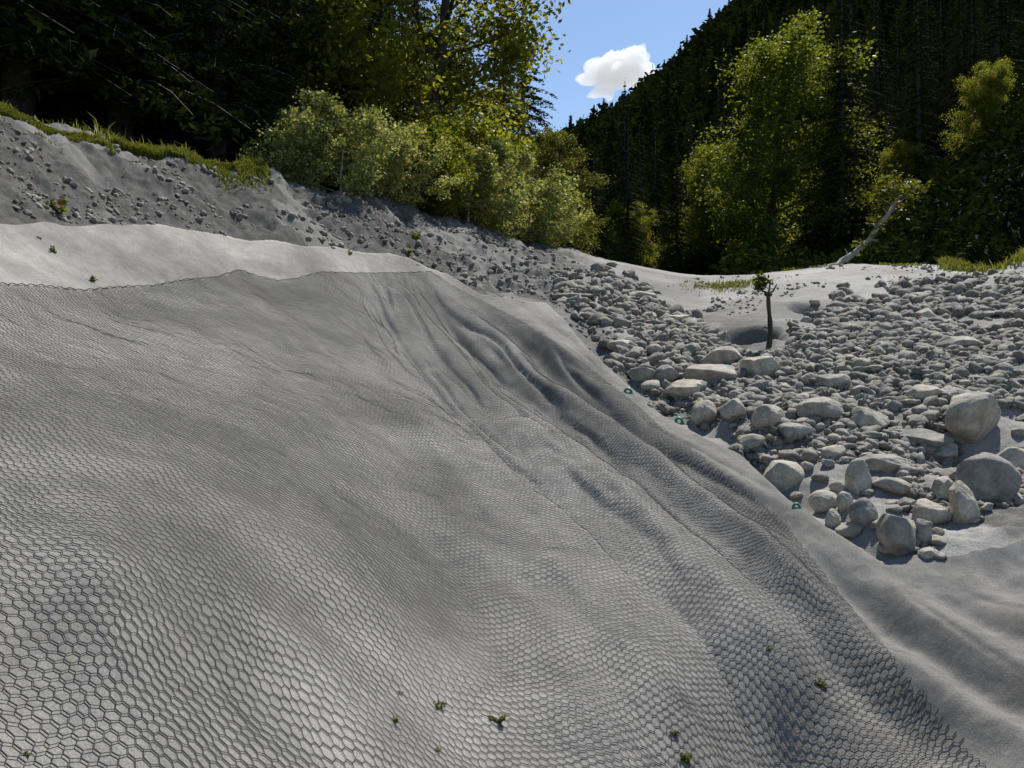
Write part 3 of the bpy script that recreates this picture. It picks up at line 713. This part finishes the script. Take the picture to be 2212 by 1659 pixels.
# --- stake with a leafy top
def stake():
    p=hit(1660,748);x,d,z=p;s=d/F;h=114*s
    o=empty('wooden_stake',(x,d,z-.05));r=np.random.default_rng(8)
    n=9;t=np.linspace(0,1,n);pa=np.stack([.02*np.sin(t*5),.0*t,t*(h+.05)],-1);pa[:,0]+=t*3*s
    v,f=tube(pa,(6.2-2.2*t+.7*np.sin(t*17))*s,8);mesh_np('pole',v,f,B_dark,o)
    top=pa[-1]
    for dx,dz in ((-20,22),(18,20),(-9,-2),(4,26)):
        q=np.array([top,top+np.array([dx*.6,3,dz*.25])*s,top+np.array([dx,0,dz])*s]);v,f=tube(q,np.array([2.6,2.2,1.4])*s,6);mesh_np('prong',v,f,B_dark,o)
    kn=top+np.array([0,0,-3])*s;v=rock_shape(9,IC3)*np.array([9,7,6])*s+kn;mesh_np('knot',v,IC3[1],B_dark,o)
    q0=pa[3];q=np.array([q0,q0+np.array([-14,0,3])*s,q0+np.array([-20,0,-6])*s]);v,f=tube(q,np.array([2.,1.6,1.])*s,6);mesh_np('side_branch',v,f,B_dark,o)
    c=top+np.array([-14,0,22])*s+r.normal(size=(170,3))*np.array([9,6,9])*s;v,f=leaves(c,6*s,r,1.8);mesh_np('foliage',v,f,L_yell,o,smooth=False)
    tag(o,'dark knobbly wooden stake with a leafy tuft at the hollow in the stones','stake')
stake()
# --- small weeds poking through
def sprout(px,py,sz,lab,seed,flower=False):
    p=hit(px,py);s=p[1]/F;o=empty('weed',(p[0],p[1],p[2]+.012));r=np.random.default_rng(seed)
    W_=[];cl=[]
    for i in range(6 if not flower else 9):
        a=r.uniform(0,6.28);lp=limb_path((0,0,0),(math.cos(a)*.8,math.sin(a)*.4,.8),sz*s*r.uniform(.6,1.1),r,3,.3);W_.append(tube(lp,.0012*max(1,p[1]/5),3));cl+=[lp[-1],lp[2],lp[1]]
    v,f=merge(W_);mesh_np('stem',v,f,L_grass,o)
    cl=np.array(cl);idx=r.integers(0,len(cl),70);c=cl[idx]+r.normal(size=(70,3))*sz*s*.10;v,f=leaves(c,sz*s*.28,r,1.6);mesh_np('foliage',v,f,L_grass,o,smooth=False)
    if flower:
        m,nt,bs=newmat('orange_petal');bs.inputs['Base Color'].default_value=(.55,.12,.03,1);bs.inputs['Roughness'].default_value=.6
        k_=[]
        for i in range(9):
            a=i*.7;c0=np.array([0,-.2*sz*s,sz*s*.75]);e=np.array([math.cos(a),0,math.sin(a)])*sz*s*.26;n_=np.array([-math.sin(a),0,math.cos(a)])*sz*s*.09
            k_.append((np.array([c0,c0+e*.6-n_,c0+e,c0+e*.6+n_]),np.array([[0,1,2,3]])))
        v,f=merge(k_);mesh_np('flower',v,f,m,o,smooth=False)
    tag(o,lab,'weed')
sprout(135,468,34,'green weed with one orange flower on the earth bank above the pale band',1,True)
for i,(px,py,lab) in enumerate([(88,521,'tiny green sprout in the pale band under the orange-flowered weed'),(120,551,'tiny green sprout low in the pale band, second from the left edge'),(200,612,'tiny sprout at the net edge near the left side'),(898,518,'small green sprout on the earth above the end of the pale band'),
 (756,552,'tiny green sprout at the upper edge of the pale band, middle of the photo'),(882,551,'small sprout just above the narrow end of the pale band'),(865,1508,'small yellow-green sprout growing through the net, upper one of the bottom group'),(948,1538,'sprout through the net just right of the upper one at the bottom'),(853,1570,'sprout through the net at the lower left of the bottom group'),
 (1075,1567,'lone sprout through the net at the bottom centre'),(945,1632,'sprout through the net near the bottom border, left of centre'),(1455,1593,'taller green sprout in the net right of the bottom centre'),(1660,1410,'sprout in the lower right part of the net'),(1775,1490,'sprout on the fold at the lower right'),(55,1648,'sprout at the bottom left corner of the net'),(1480,1655,'sprout at the bottom border right of centre')]):
    sprout(px,py,(9,17,13,22,11,15)[i%6],lab,20+i)
# --- green clips
m_clip,nt,bs=newmat('teal_plastic');bs.inputs['Base Color'].default_value=(.01,.17,.10,1);bs.inputs['Roughness'].default_value=.45
for px,py,lab in ((1357,852,'small teal plastic tie at the fabric edge, highest of the three'),(1467,915,'small teal plastic tie left of the upright egg-shaped boulder'),(1721,1104,'small teal plastic tie lowest on the fabric edge')):
    p=hit(px,py);s=p[1]/F;o=empty('plastic_tie',(p[0],p[1],p[2]+.03))
    th=np.linspace(0,2*math.pi,14);lp=np.stack([np.cos(th)*7*s,np.sin(th)*3*s,np.sin(th)*7*s],-1);v,f=tube(lp,3.2*s,6);mesh_np('loop',v,f,m_clip,o)
    v,f=tube(np.array([[5*s,0,0],[9*s,-2*s,-4*s],[11*s,-2*s,-9*s]]),2.6*s,5);mesh_np('tail',v,f,m_clip,o)
    tag(o,lab,'plastic tie','teal ties along the fabric edge')
# --- cloud
def cloud():
    r=np.random.default_rng(4);D0=2600.;s=D0/F;parts=[]
    lob=[(1268,168,30,14),(1300,150,38,24),(1335,135,38,28),(1370,130,32,24),(1395,150,26,18),(1320,175,44,18),(1300,200,30,10),(1350,165,50,26)]
    v0,f0=ico(5)
    # one closed surface: outermost of the overlapping lobes seen from their common centre
    c0=np.array([(1332-CX)*s,D0,(CY-158)*s]);rad=np.zeros(len(v0))
    for px,py,rx,rz in lob:
        c=np.array([(px-CX)*s,D0+r.uniform(-20,20),(CY-py)*s])-c0;ax=np.array([rx,rx*.8,rz])*s
        d_=v0/ax;oc=-c/ax;A=(d_**2).sum(1);Bq=2*(d_*oc).sum(1);Cq=(oc**2).sum()-1;disc=Bq*Bq-4*A*Cq
        t=np.where(disc>0,(-Bq+np.sqrt(np.maximum(disc,0)))/(2*A),0);rad=np.maximum(rad,t)
    rad*=1+.22*fbm(v0[:,0]*4+8,v0[:,2]*5+v0[:,1]*3,4)+.1*fbm(v0[:,0]*14,v0[:,2]*14+v0[:,1]*9,3)
    m=bpy.data.materials.new('cloud_vapour');m.use_nodes=True;nt=m.node_tree;nt.nodes.clear();ou=nt.nodes.new('ShaderNodeOutputMaterial');pv=nt.nodes.new('ShaderNodeVolumePrincipled')
    pv.inputs['Color'].default_value=(1,1,1,1);pv.inputs['Density'].default_value=.03;pv.inputs['Anisotropy'].default_value=.2;pv.inputs['Emission Strength'].default_value=.006;pv.inputs['Emission Color'].default_value=(1,1,1,1);nt.links.new(pv.outputs[0],ou.inputs['Volume'])  # faint glow added in place of sunlight scattered many times inside the cloud
    o=mesh_np('cloud',v0*rad[:,None],f0,m);o.location=c0;tag(o,kind='structure')
cloud()
